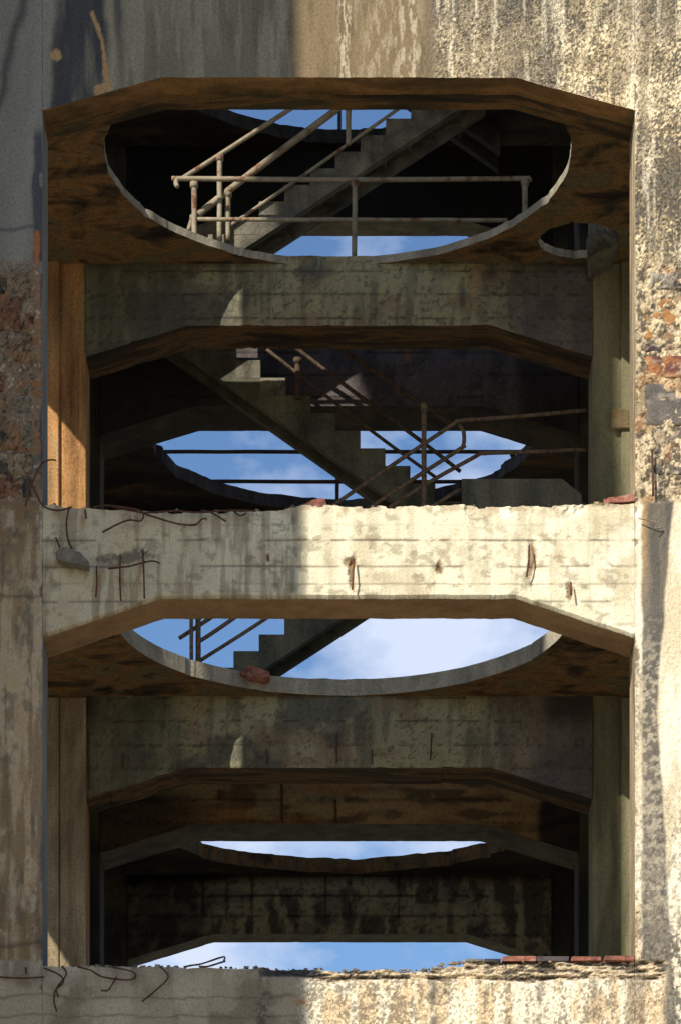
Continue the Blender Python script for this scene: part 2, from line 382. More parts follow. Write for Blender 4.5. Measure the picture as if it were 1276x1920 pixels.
    b = lerp(b, C(.44, .38, .25), ss(560, 300, wx)*.55); b = lerp(b, C(.24, .22, .16), ss(.58, .74, n5)*ss(620, 500, x)*.6)
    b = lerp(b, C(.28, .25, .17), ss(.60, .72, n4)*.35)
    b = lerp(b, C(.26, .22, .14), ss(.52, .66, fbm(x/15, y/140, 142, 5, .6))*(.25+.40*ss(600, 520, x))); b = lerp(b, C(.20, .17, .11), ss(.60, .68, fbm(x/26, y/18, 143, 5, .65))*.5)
    for k, yy in enumerate((985, 1013, 1062, 1095, 1128)):
        br = ss(.35, .5, fbm(x/40, y*0+k*9, 40+k, 3)); yk = yy+2.5*(fbm(x/90, y*0+k, 50+k, 2)-.5)
        wgt = .3 if yy in (985, 1095) else .8
        ln = np.exp(-((y-yk)/2.0)**2)*br*wgt; b = lerp(b, C(.12, .10, .07), ln*.9)
        dp = dp*1.0+mb*(ln*.006+(.004 if k % 2 else -.003)*ss(yk-1, yk+1, y))
    b = lerp(b, C(.10, .09, .07), np.exp(-((wx-555)/8)**2)*ss(.35, .55, n4)*.55)
    edge = ss(975, 950, wy); b = lerp(b, C(.44, .36, .25), edge*ss(.45, .6, n4)*.7); dp = dp+mb*edge*ss(.48, .6, n6)*.03
    # honeycombed patch and rust runs on the left of the beam
    hcm = np.exp(-(((wx-235)/75)**2+((wy-1043)/16)**2)); b = lerp(b, C(.13, .115, .09), ss(.30, .45, hcm*(n3+.1))*.8); dp = dp+mb*hcm*(.035*(n3-.2))
    for (rx, ry, rw, rh) in ((160, 975, 4, 22), (105, 957, 4, 12), (181, 1090, 3, 25), (226, 1085, 3, 30), (268, 1080, 3, 30), (130, 1055, 22, 7), (320, 958, 4, 12)):
        b = lerp(b, C(.30, .13, .05), np.exp(-(((wx-rx)/rw/1.4)**2+((y-ry)/rh)**2))*.65)
    # spalls over corroded bars
    for (rx, ry, rw, rh) in ((663, 1075, 7, 34), (822, 1068, 4, 14), (990, 1052, 8, 38), (1069, 1106, 8, 17), (655, 1060, 12, 8), (500, 1045, 4, 6)):
        q = ((wx-rx-(n3-.5)*8)/rw)**2+((wy-ry)/rh)**2; s_ = np.exp(-q*q)
        b = lerp(b, C(.30, .17, .08), np.clip(s_, 0, 1)*.8); dp = dp+mb*s_*.03
        b = lerp(b, C(.05, .03, .02), np.exp(-(((wx-rx)/2.2)**2+((wy-ry)/rh/.8)**4))*.8)
    col = lerp(col, b, mb); spk = spk*(1-mb)+mb*.10
    # --- left pier
    lp = ss(84, 74, wx)*ss(478, 500, wy)
    c = lerp(np.zeros_like(a)+C(.44, .34, .21), C(.23, .17, .10), ss(.42, .62, n2)); c = lerp(c, C(.44, .385, .28), ss(.52, .70, n4)*.7)
    c = lerp(c, C(.26, .12, .06), ss(.55, .7, n1)*ss(1250, 950, y)*.7); c = lerp(c, C(.46, .42, .33), ss(50, 72, wx)*ss(.40, .6, n3)*.7)
    c = lerp(c, C(.40, .36, .27), ss(.5, .7, n5)*.5)
    c = lerp(c, C(.20, .135, .075), ss(.47, .60, fbm(x/13, y/130, 140, 5, .6))*.7); c = lerp(c, C(.12, .10, .075), ss(.54, .64, fbm(x/18, y/40, 141, 5, .65))*.55)
    c2 = lerp(np.zeros_like(a)+C(.24, .175, .115), C(.28, .13, .06), ss(.50, .66, n6)); c2 = lerp(c2, C(.07, .06, .055), ss(.50, .66, n4)*.8); c2 = lerp(c2, C(.40, .19, .08), ss(40, 62, wx)*ss(.42, .6, n4)*ss(760, 560, y)*.8)
    c2 = lerp(c2, C(.20, .20, .17), ss(.5, .66, n1+.2*(n4-.5))*.5); c2 = lerp(c2, C(.55, .50, .42), ss(.64, .72, n3)*.7)
    c = lerp(c, c2, ss(965, 930, wy)); rough = ss(965, 930, wy)
    c = lerp(c, C(.08, .06, .045), (np.exp(-((wy-1772)/4)**2)+np.exp(-((wy-1120)/3)**2))*.6)
    col = lerp(col, c, lp); spk = spk*(1-lp)+lp*(.22+.3*rough); dp = dp+lp*(.016*(n4-.5)+rough*.045*(n4-.35)*ss(78, 60, x))
    # --- right pier
    rp_ = ss(1188, 1196, wx)*ss(490, 500, wy)
    e = lerp(np.zeros_like(a)+C(.62, .52, .36), C(.14, .12, .09), ss(.47, .56, n3+.1*(n4-.5))); e = lerp(e, C(.40, .22, .10), ss(.55, .68, n6)*.5)
    e2 = lerp(np.zeros_like(a)+C(.80, .75, .62), C(.62, .55, .41), ss(.4, .6, n2))
    wob = 6*(fbm(y/45, x*0, 61, 3)-.5)
    bnd = ss(1199, 1206, x+wob)*ss(3, -3, x+wob-(1261-.08*np.clip(y-940, 0, 380)+.06*np.clip(y-1320, 0, 900)))
    dkc = lerp(np.zeros_like(a)+C(.11, .10, .09), C(.06, .06, .062), ss(.4, .6, n5)); dkc = lerp(dkc, C(.36, .24, .12), np.exp(-((x-1206)/8)**2)*ss(1180, 1000, y)*.8)
    dkc = lerp(dkc, C(.55, .50, .40), ss(.50-.10*ss(1250, 1700, y), .62, n3)*ss(1100, 1300, y)*.55)
    e2 = lerp(e2, dkc, bnd*.93); e2 = lerp(e2, C(.24, .22, .18), ss(.50, .62, fbm(x/5, y/9, 76, 4, .7))*ss(1400, 1600, y)*.7)
    e2 = lerp(e2, C(.10, .09, .08), ss(.50, .58, n3+.1*(n4-.5))*ss(1700, 1760, wy)*.9)
    e = lerp(e, e2, ss(935, 950, wy)); rg = ss(950, 935, wy)
    col = lerp(col, e, rp_); spk = spk*(1-rp_)+rp_*(.30+.5*rg+.2*ss(1430, 1560, y)); dp = dp+rp_*(.012*(n3-.5)+rg*.06*(n4-.35)*ss(1196, 1206, x))
    # --- bottom beam
    bb = ss(1796, 1806, y)
    f = lerp(np.zeros_like(a)+C(.37, .33, .25), C(.24, .21, .155), ss(.42, .62, n6)); f = lerp(f, C(.48, .45, .36), ss(.52, .68, n2)*.6)
    for yy in (1870, 1905): f = lerp(f, C(.12, .10, .07), np.exp(-((wy-yy)/1.8)**2)*ss(570, 540, x)*.6)
    f = lerp(f, C(.10, .09, .075), ss(.50, .58, n3)*np.exp(-(((wx-490)/14)**2))*.9)
    fr = ss(548, 580, wx+10*(n4-.5))
    f2 = lerp(np.zeros_like(a)+C(.84, .78, .63), C(.66, .50, .31), ss(.48, .62, fbm(x/18, y/90, 71, 4))*.8)
    f2 = lerp(f2, C(.13, .115, .09), ss(.50, .60, fbm(x/4.5, y/5, 75, 4, .75)+.5*(fbm(x/22, y/120, 72, 4)-.5))*.72)
    f2 = lerp(f2, C(.10, .095, .09), (np.exp(-((wx-812)/7)**2)+np.exp(-((wx-835)/6)**2)+.7*np.exp(-((wx-1010)/7)**2)+.6*np.exp(-((wx-1110)/8)**2))*ss(.40, .54, n4)*.85)
    f2 = lerp(f2, C(.22, .17, .12), ss(1140, 1165, wx)*ss(.42, .6, n5)*.7)
    f = lerp(f, f2, fr); f = lerp(f, C(.40, .20, .09), np.exp(-(((wx-560)/14)**2+((wy-1879)/7)**2))*.8)
    led = ss(1842, 1834, wy)*ss(480, 500, x); lc = lerp(np.zeros_like(a)+C(.60, .50, .36), C(.10, .085, .07), ss(.44, .56, fbm(x/34, y/7, 73, 4, .65)))
    lc = lerp(lc, C(.045, .05, .065), ss(612, 596, wx)*ss(1836, 1828, y)*.95)
    f = lerp(f, lc, led)
    bm_ = bb*ss(1262, 1240, wx)
    col = lerp(col, f, bm_); spk = spk*(1-bm_)+bm_*(.30+.40*fr)
    dp = dp+bm_*(.010*(n3-.5)*fr+led*(.10*(fbm(x/34, y/7, 73, 4, .65)-.42)+.02)+.014*np.exp(-((wy-1834)/2.5)**2)*ss(560, 600, x))
    return col, np.clip(spk, 0, 1), dp
ST = 0.0125
def fine(a, b, fa, fb, st=ST, coarse=0.4):
    """positions from a to b, fine between fa and fb"""
    l = []
    if fa > a: l += list(np.linspace(a, fa, max(2, int((fa-a)/coarse)+1), endpoint=False))
    l += list(np.linspace(fa, fb, int((fb-fa)/st)+1))
    if fb < b: l += list(np.linspace(fb, b, max(2, int((b-fb)/coarse)+1))[1:])
    return np.array(l)
VIS0, VIS1 = zu(3350-1935), zu(3350+15)
# front piers
TOPZ = zu(4300)
def pier_edge(side, xe):
    def f(X, Z):
        y = 3350-(Z-EYE)/U; r = 1+2.2*ss(480, 510, y)*ss(950, 930, y)*(1 if side > 0 else .4)
        q = .010*(fbm(Z/.12, Z*0, 120+side, 4)-.35)*r+.05*ss(.66, .78, fbm(Z/.16, Z*0, 130+side, 4))*r*.6
        return side*q*np.exp(-np.abs(X-xe)/.035)
    return f
def front_pier(x0, x1, fa, fb, label):
    xs = fine(x0, x1, fa, fb, ST, 0.2); zs = fine(0.0, TOPZ, VIS0, VIS1, ST, 0.6); ts = zs/TOPZ
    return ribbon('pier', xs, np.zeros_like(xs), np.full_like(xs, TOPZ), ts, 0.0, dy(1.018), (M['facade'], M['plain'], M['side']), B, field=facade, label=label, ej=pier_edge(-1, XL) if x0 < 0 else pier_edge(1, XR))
M['side'] = M['blue_side']
pierL = front_pier(-845*U, XL, -655*U, XL, 'shaded left front pier, smooth above and crumbling below')
M['side'] = M['pale']
pierR = front_pier(XR, 836*U, XR, 650*U, 'sunlit right front pier with peeling render and a dark stain')

def wob(xs, amp, sc, seed): return amp*(fbm(xs/sc, xs*0, seed, 4)-.5)*2
xb = np.linspace(XL+.002, XR-.002, int((XR-XL)/ST))
xp = xb/U+640
# upper front beam
zb = arch(xb, 3205, 0.31)+.010*(fbm(xb/.14, xb*0, 5, 4)-.5); zt = np.full_like(xb, zu(3400))
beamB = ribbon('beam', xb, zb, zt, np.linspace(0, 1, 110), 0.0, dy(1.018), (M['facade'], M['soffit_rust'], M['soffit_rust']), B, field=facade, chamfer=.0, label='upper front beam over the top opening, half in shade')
lz = arch(xb, 3205, 0.31)
ribbon('soffit_lip', xb, lz-.020+.010*(fbm(xb/.2, xb*0, 44, 4)-.5), lz+.01, np.linspace(0, 1, 3), .27, dy(1.018)+.003, (M['soffit_rust'], M['soffit_brown'], M['soffit_rust']), beamB,
       disp=lambda X, Z: .05*(fbm(X/.35, Z*0, 45, 4)-.5))
# middle front beam, broken top edge
ytop = np.interp(xp, [80, 130, 165, 200, 300, 440, 520, 545, 570, 640, 760, 860, 950, 1080, 1130, 1190], [944, 949, 953, 956, 958, 959, 958, 951, 947, 949, 950, 946, 948, 946, 943, 942])
ytop = ytop+3.5*(fbm(xp/14, xp*0, 12, 4)-.5)*2*.8+np.where(fbm(xp/30, xp*0, 13, 2) > .62, 3.0, 0)
zb = arch(xb, 2235, 0.37)+.012*(fbm(xb/.12, xb*0, 6, 3)-.5)
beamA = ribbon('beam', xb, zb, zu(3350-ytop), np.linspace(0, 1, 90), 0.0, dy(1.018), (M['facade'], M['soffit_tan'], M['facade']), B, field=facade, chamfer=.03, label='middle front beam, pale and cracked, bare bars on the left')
# bottom front beam
ytop = np.interp(xp, [80, 300, 480, 495, 510, 590, 640, 700, 800, 812, 865, 872, 935, 942, 1190], [1812, 1814, 1816, 1812, 1819, 1817, 1821, 1817, 1822, 1812, 1811, 1804, 1803, 1804, 1803])
ytop = ytop+2.5*(fbm(xp/11, xp*0, 15, 4)-.5)*2
ts0 = np.concatenate([np.linspace(0, .35, 6)[:-1], np.linspace(.35, 1, 75)])
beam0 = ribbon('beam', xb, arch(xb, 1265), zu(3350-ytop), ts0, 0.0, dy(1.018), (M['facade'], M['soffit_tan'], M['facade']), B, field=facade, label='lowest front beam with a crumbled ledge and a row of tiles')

# exposed masonry courses on both piers
def rough_block(name, x0, x1, z0, z1, yf, yb_, seed, col, col2, mat, parent, amp=.03, gap=.006, rf=1.0):
    x0 += gap; x1 -= gap; z0 += gap; z1 -= gap
    xs = np.linspace(x0, x1, max(4, int((x1-x0)/.016))); zs = np.linspace(z0, z1, max(4, int((z1-z0)/.016)))
    X, Z = np.meshgrid(xs, zs, indexing='ij')
    ed = np.minimum(np.minimum(X-x0, x1-X), np.minimum(Z-z0, z1-Z))
    nn = fbm(X/.09, Z/.07, seed, 5, .6)
    Y = yf+rf*amp*(nn-.5)*1.6+.03*np.exp(-ed/.012)
    Xw = X+.012*(fbm(X/.05, Z/.05, seed+3, 3)-.5)*2*(ed < .005); Zw = Z+.012*(fbm(X/.05, Z/.05, seed+5, 3)-.5)*2*(ed < .005)
    n3 = fbm(X/.03, Z/.03, seed+9, 4, .7); n6 = fbm(X/.25, Z/.16, seed+11, 4)
    c = np.zeros(X.shape+(3,)); c[:] = col; c = lerp(c, np.array(col2), ss(.42, .62, n6)); c = lerp(c, c*.3, ss(.52, .66, n3)*rf); c = lerp(c, C(.60, .52, .40) if seed >= 300 else C(.34, .30, .24), ss(.62, .72, fbm(X/.12, Z/.06, seed+13, 4))*.6*min(1, rf+.2))
    nx, nz_ = X.shape; V = np.stack([Xw, Y, Zw], -1).reshape(-1, 3); idx = np.arange(nx*nz_).reshape(nx, nz_)
    F = np.stack([idx[:-1, :-1], idx[1:, :-1], idx[1:, 1:], idx[:-1, 1:]], -1).reshape(-1, 4).tolist()
    ring = list(idx[:, 0])+list(idx[-1, 1:])+list(idx[-2::-1, -1])+list(idx[0, -2:0:-1]); n0 = len(V)
    back = V[ring].copy(); back[:, 1] = yb_; V = np.concatenate([V, back]); m = len(ring)
    F += [[int(ring[i]), n0+i, n0+(i+1) % m, int(ring[(i+1) % m])] for i in range(m)]+[[n0+i for i in range(m)][::-1]]
    cc = np.concatenate([c.reshape(-1, 3), np.tile(c.reshape(-1, 3).mean(0)*.7, (m, 1))])
    return link(name, mesh(name, V, F, [mat], None, False, cc, np.full(len(V), .25+.45*rf)), parent)
def px(x): return (x-640)*U
def pz(y): return zu(3350-y)
rowsL = [502, 562, 622, 684, 738, 787, 846, 892, 936]
for i in range(len(rowsL)-1):
    cut = [-14, 40, 66] if i % 2 else [-40, 18, 64]
    cut[-1] += rng.uniform(-6, 3)
    for j in range(2):
        c1 = rng.choice([(.24, .18, .115), (.27, .165, .095), (.19, .165, .125), (.30, .24, .16)]); c2 = rng.choice([(.20, .10, .055), (.085, .075, .06), (.20, .175, .13)])
        rough_block('masonry_block', px(cut[j]), px(cut[j+1]), pz(rowsL[i+1]), pz(rowsL[i]), -.012+rng.uniform(-.012, .015), .12, 100+i*7+j, c1, c2, M['facade'], pierL)
rowsR = [(508, 545), (547, 640), (641, 662), (664, 712), (714, 800), (802, 852), (856, 893), (896, 934)]
colsR = [((.36, .33, .28), (.22, .19, .16)), ((.27, .19, .11), (.36, .19, .08)), ((.12, .09, .10), (.42, .30, .19)), ((.17, .07, .06), (.40, .18, .08)), ((.11, .105, .105), (.15, .135, .125)), ((.14, .135, .13), (.40, .33, .24)), ((.34, .27, .18), (.14, .13, .12)), ((.15, .14, .13), (.38, .30, .20))]
for i, (ya, yb2) in enumerate(rowsR):
    x0 = [1214, 1204, 1208, 1206, 1206, 1222, 1212, 1228][i]; splits = [x0, 1292] if i in (0, 1, 4) else [x0, rng.uniform(1240, 1256), 1292]
    for j in range(len(splits)-1):
        rough_block('masonry_block', px(splits[j]), px(splits[j+1]), pz(yb2), pz(ya), -.004+rng.uniform(-.015, .018), .12, 300+i*7+j, *(colsR[i] if j == 0 else colsR[i][::-1]), M['facade'], pierR, .04, .006, {1: .3, 3: .5, 4: .25, 6: .8}.get(i, 1.0))

def field2(X, Z):
    d = 1.17; x = X/U/d+640; y = 3350-(Z-EYE)/U/d
    n1 = fbm(x/150, y/120, 81, 5); n2 = fbm(x/22, y/160, 82, 5); n3 = fbm(x/7, y/7, 83, 4, .7); n4 = fbm(x/45, y/30, 84, 5); n5 = fbm(x/10, y/90, 85, 4)
    wx = x+26*(fbm(x/50, y/60, 86, 4)-.5); wy = y+20*(fbm(x/60, y/40, 87, 4)-.5)
    c = np.zeros(x.shape+(3,)); c[:] = (.34, .325, .20)
    c = lerp(c, C(.175, .17, .115), ss(.42, .62, n2)); c = lerp(c, C(.30, .285, .20), ss(.52, .68, n5)*.55); c = lerp(c, C(.23, .16, .10), ss(.55, .68, n4)*.6)
    c = lerp(c, C(.075, .08, .075), ss(.50, .64, n1)*.75)
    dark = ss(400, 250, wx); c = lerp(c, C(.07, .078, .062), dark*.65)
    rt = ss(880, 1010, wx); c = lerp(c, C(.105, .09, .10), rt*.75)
    up = ss(1000, 900, y)
    st = up*np.exp(-((wx-(886+.05*(y-500)))/9)**2)*ss(575, 545, y)+up*np.exp(-(((wx-878)/16)**2+((wy-575)/8)**2)); c = lerp(c, C(.36, .24, .12), np.clip(st, 0, 1)*.75)
    c = lerp(c, C(.04, .05, .055), up*np.exp(-(((wx-866)/7)**2))*ss(520, 540, y)*ss(590, 570, y)*.7)
    for q, xx in enumerate((595, 640, 680, 686, 760, 960)): c = lerp(c, C(.40, .38, .32), up*np.exp(-((wx-xx)/2.5)**2)*ss(520+q*7, 490, y)*.5)
    lo = 1-up
    c = lerp(c, C(.33, .24, .15), lo*np.exp(-(((wx-362)/13)**2+((wy-1345)/25)**2))*.7); c = lerp(c, C(.32, .27, .19), lo*np.exp(-(((wx-985)/24)**2+((wy-1400)/50)**2))*.6)
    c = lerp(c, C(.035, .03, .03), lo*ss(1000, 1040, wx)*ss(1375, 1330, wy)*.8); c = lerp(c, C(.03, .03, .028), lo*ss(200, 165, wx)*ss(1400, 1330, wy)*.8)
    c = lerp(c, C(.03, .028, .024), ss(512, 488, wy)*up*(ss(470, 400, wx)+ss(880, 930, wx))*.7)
    c = lerp(c, C(.06, .055, .045), ss(.60, .68, n3)*.6)
    k = (Z-.03)/.26; fr = k-np.floor(k); br = ss(.40, .55, fbm(x/45, np.floor(k)*7, 88, 3))
    ln = np.exp(-(np.minimum(fr, 1-fr)*.26/.010)**2)*br; c = lerp(c, C(.05, .045, .035), ln*.8)
    pk = _h(np.floor(k).astype(np.int64), (np.floor(x/260+np.floor(k)*.37)).astype(np.int64), 5)-.5; c = c*(1+.18*pk)[..., None]
    return c, np.full(x.shape, .22), ln*.006+.008*(fbm(x/30, y/12, 89, 4)-.5)
def field3(X, Z):
    d = 1.238; x = X/U/d+640; y = 3350-(Z-EYE)/U/d
    n1 = fbm(x/130, y/40, 91, 5); n2 = fbm(x/30, y/60, 92, 5); n3 = fbm(x/8, y/8, 93, 4, .7); n4 = fbm(x/90, y/14, 94, 5)
    wx = x+26*(fbm(x/50, y/60, 95, 4)-.5); wy = y+20*(fbm(x/60, y/40, 96, 4)-.5)
    up = ss(1000, 900, y)
    c = np.zeros(x.shape+(3,)); c[:] = (.32, .21, .10)
    c = lerp(c, C(.06, .048, .03), ss(.44, .58, n4)*.8); c = lerp(c, C(.26, .22, .12), ss(.52, .66, n2)*.6); c = lerp(c, C(.20, .085, .03), ss(.56, .68, n1)*.5)
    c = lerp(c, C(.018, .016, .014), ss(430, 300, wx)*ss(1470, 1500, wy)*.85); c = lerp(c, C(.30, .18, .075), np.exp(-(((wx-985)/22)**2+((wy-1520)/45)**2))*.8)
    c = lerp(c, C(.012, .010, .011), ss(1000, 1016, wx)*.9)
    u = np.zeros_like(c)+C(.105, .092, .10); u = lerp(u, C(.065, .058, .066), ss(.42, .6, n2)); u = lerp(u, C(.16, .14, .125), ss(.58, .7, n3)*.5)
    u = lerp(u, C(.02, .019, .019), ss(480, 360, wx)*.9); u = lerp(u, C(.02, .018, .02), ss(940, 975, wx)*ss(700, 690, wy)*.0+ss(955, 985, wx)*.75)  # left end darkened in the colour for shade under the floor above
    u = lerp(u, C(.34, .14, .06), np.exp(-(((wx-760)/7)**2+((wy-658)/16)**2))*.8); u = lerp(u, C(.26, .25, .19), np.exp(-(((wx-776)/8)**2+((wy-680)/30)**2))*ss(.4, .6, n3)*.8)
    c = lerp(c, u, up); k = (Z-.05)/.26; fr = k-np.floor(k); ln = np.exp(-(np.minimum(fr, 1-fr)*.26/.012)**2)*ss(.42, .55, n1); c = lerp(c, C(.015, .012, .01), ln*.8)
    return c, np.full(x.shape, .45), ln*.006+.014*(fbm(x/30, y/12, 97, 4)-.5)
def field4(X, Z):
    d = 1.398; x = X/U/d+640; y = 3350-(Z-EYE)/U/d
    n1 = fbm(x/90, y/50, 101, 5); n2 = fbm(x/18, y/60, 102, 5); n3 = fbm(x/7, y/7, 103, 4, .7)
    c = np.zeros(x.shape+(3,)); c[:] = (.36, .32, .20)
    c = lerp(c, C(.06, .058, .045), ss(.42, .58, n2)*.9); c = lerp(c, C(.34, .31, .20), ss(.54, .66, n1)*.7); c = lerp(c, C(.10, .075, .09), ss(.50, .6, fbm(x/70, y/40, 105, 3))*.5)
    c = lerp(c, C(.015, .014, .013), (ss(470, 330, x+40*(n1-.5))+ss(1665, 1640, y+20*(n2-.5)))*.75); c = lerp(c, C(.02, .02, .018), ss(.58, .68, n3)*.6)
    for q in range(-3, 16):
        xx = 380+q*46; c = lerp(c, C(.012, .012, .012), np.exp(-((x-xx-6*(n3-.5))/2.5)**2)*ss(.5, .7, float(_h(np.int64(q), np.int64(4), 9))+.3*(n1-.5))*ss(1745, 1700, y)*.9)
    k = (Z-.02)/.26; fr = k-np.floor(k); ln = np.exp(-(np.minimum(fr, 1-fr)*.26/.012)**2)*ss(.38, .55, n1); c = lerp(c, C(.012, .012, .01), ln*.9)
    c = lerp(c, C(.012, .011, .010), ss(1000, 800, y)*.95)  # top-storey beam coloured near black in place of shade
    return c, np.full(x.shape, .4), ln*.008+.014*(fbm(x/30, y/12, 107, 4)-.5)

# side bays of the front wall (outside the picture) and columns/beams of the rows behind
def simple_beam(ox, Zb, Zt, d0, d1, mats, drop=DROP, label=None, st=None, disp=None, topw=0.0, seed=0, field=None):
    xs = np.array([XL+.002, FL, FR, XR-.002])+ox if st is None else np.linspace(XL+.002, XR-.002, int((XR-XL)/st))
    nzr = 2 if st is None else max(3, int((Zt-Zb)*U/st))
    zt_ = np.full_like(xs, zu(Zt))
    if topw: zt_ = zt_+topw*.4*(fbm(xs/.18, xs*0, seed, 4)-.5)*2
    zb_ = arch(xs, Zb, drop, ox)
    if st is not None:
        q = fbm(xs/.16, xs*0, seed+50, 4); zb_ = zb_+(.010 if d0 < 1.2 else .004)*(q-.5)+(.014 if d0 < 1.2 else .004)*ss(.66, .72, fbm(xs/.22, xs*0, seed+60, 3))*(q+.2)
    return ribbon('beam', xs, zb_, zt_, np.linspace(0, 1, nzr), dy(d0), dy(d1), mats, B, disp=disp, label=label, field=field)
def column(x0, x1, d0, d1, mat, ztop, label=None):
    return box('column', (x0, dy(d0), 0), (x1, dy(d1), ztop), mat, B, .02, label)
for ox in (-PITCH, PITCH):
    for Zb, Zt in ((1265, 1540), (2235, 2405), (3205, 3400)):
        simple_beam(ox, Zb, Zt, 1.0, 1.018, (M['plain'],)*3)
for ox in (0, PITCH): simple_beam(ox, 4010, 4299, 1.0, 1.018, (M['plain'],)*3)  # unseen top beams added to block sun through the small hole
for x0 in (-845*U-PITCH, 836*U+PITCH-285*U): box('pier', (x0, 0, 0), (x0+285*U, dy(1.018), TOPZ), M['plain'], B)
def board_disp(seed):
    def f(X, Z):
        k = np.floor((Z+.03*seed)/.26); return .006*(_h(k.astype(np.int64), (k*0).astype(np.int64), seed)-.5)+.006*(fbm(X/.2, Z/.1, seed, 4)-.5)+.010*np.exp(-(((Z+.03*seed)/.26-k)*.26/.008)**2)
    return f
tops = {1: {1265: 1540, 2235: 2430, 3205: 3358, 4175: 4340}, 2: {1265: 1540, 2235: 2430, 3205: 3375, 4175: 4340}, 3: {1265: 1540, 2235: 2424, 3205: 3362, 4105: 4335}}
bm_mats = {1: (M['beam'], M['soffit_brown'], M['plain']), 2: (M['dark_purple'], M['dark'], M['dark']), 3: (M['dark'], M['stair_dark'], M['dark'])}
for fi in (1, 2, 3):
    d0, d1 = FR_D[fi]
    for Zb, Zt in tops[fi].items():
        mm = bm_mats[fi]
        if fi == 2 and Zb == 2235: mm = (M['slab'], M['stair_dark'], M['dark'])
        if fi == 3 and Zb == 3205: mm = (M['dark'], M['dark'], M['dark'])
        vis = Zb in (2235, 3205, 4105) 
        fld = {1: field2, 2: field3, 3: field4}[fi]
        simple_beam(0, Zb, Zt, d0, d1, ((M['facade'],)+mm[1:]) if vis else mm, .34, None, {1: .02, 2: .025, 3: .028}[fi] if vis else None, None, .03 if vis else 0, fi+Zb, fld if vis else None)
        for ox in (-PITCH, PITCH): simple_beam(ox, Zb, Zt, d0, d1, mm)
    for k, x0 in enumerate((-845*U-PITCH, -845*U, XR, XR+PITCH)):
        x1 = x0+285*U
        if x0 == -845*U: x1 = XL
        mt = M['dark']
        if fi == 1: mt = M['ochre'] if k == 1 else M['olive_col']
        column(x0, x1, d0, d1, mt, zu(4338))
# the left column of the second row is ochre above and pale below the middle floor: facing strips as on site
c0, c1 = FR_D[1]
box('facing_strip', (-845*U, dy(c0)-.05, zu(2436)), (-618*U, dy(c0)-.002, zu(3350)), M['ochre'], B, .012)
box('facing_strip', (-575*U, dy(c0)-.03, zu(2436)), (XL+.004, dy(c0)-.003, zu(3140)), M['ochre'], B, .008)
box('facing_strip', (-845*U, dy(c0)-.05, zu(1545)), (-618*U, dy(c0)-.002, zu(2388)), M['pale'], B, .012)
box('facing_strip', (-617*U, dy(c0)-.03, zu(1545)), (XL+.004, dy(c0)-.003, zu(2388)), M['pale'], B, .008)
box('facing_strip', (612*U, dy(c0)-.05, zu(1545)), (835*U, dy(c0)-.002, zu(2388)), M['olive_col'], B, .012)
box('facing_strip', (612*U, dy(c0)-.05, zu(2436)), (835*U, dy(c0)-.002, zu(3350)), M['olive_col'], B, .012)
box('bracket', (590*U, dy(c0)-.09, zu((3350-810)*1.17)), (652*U, dy(c0)-.052, zu((3350-772)*1.17)), M['soffit_rust'], B, .015)

hp = [pp(x, y, 1.150) for x, y in ((1107, 411), (1138, 409), (1160, 413), (1169, 424), (1163, 443), (1147, 459), (1122, 470), (1106, 482))]
hc_ = Vector((hp[0].x, 0, hp[0].z)); hn = len(hp)
hm = bmesh.new(); h0 = [hm.verts.new(p) for p in hp]; h1 = [hm.verts.new((p.x, dy(1.17)+.02, p.z)) for p in hp]
hm.faces.new(h0); hm.faces.new(h1[::-1])
for i in range(hn): hm.faces.new((h0[i], h1[i], h1[(i+1) % hn], h0[(i+1) % hn]))
bmesh.ops.recalc_face_normals(hm, faces=hm.faces); bmesh.ops.triangulate(hm, faces=hm.faces); bmesh.ops.subdivide_edges(hm, edges=hm.edges[:], cuts=4, use_grid_fill=True)
for v in hm.verts: v.co += Vector((rng.uniform(-1, 1), rng.uniform(-1, 1), rng.uniform(-1, 1)))*.020
hme = bpy.data.meshes.new('broken_haunch'); hm.to_mesh(hme); hm.free(); hme.materials.append(M['stair']); link('broken_haunch', hme, B, 'grey broken lump of concrete at the small hole')
# unseen wall added above the roof to keep sun off the rear row
box('sun_block_wall', (-845*U-PITCH, dy(1.189)+.01, zu(4341)), (836*U, dy(1.2), zu(6200)), M['plain'], B)

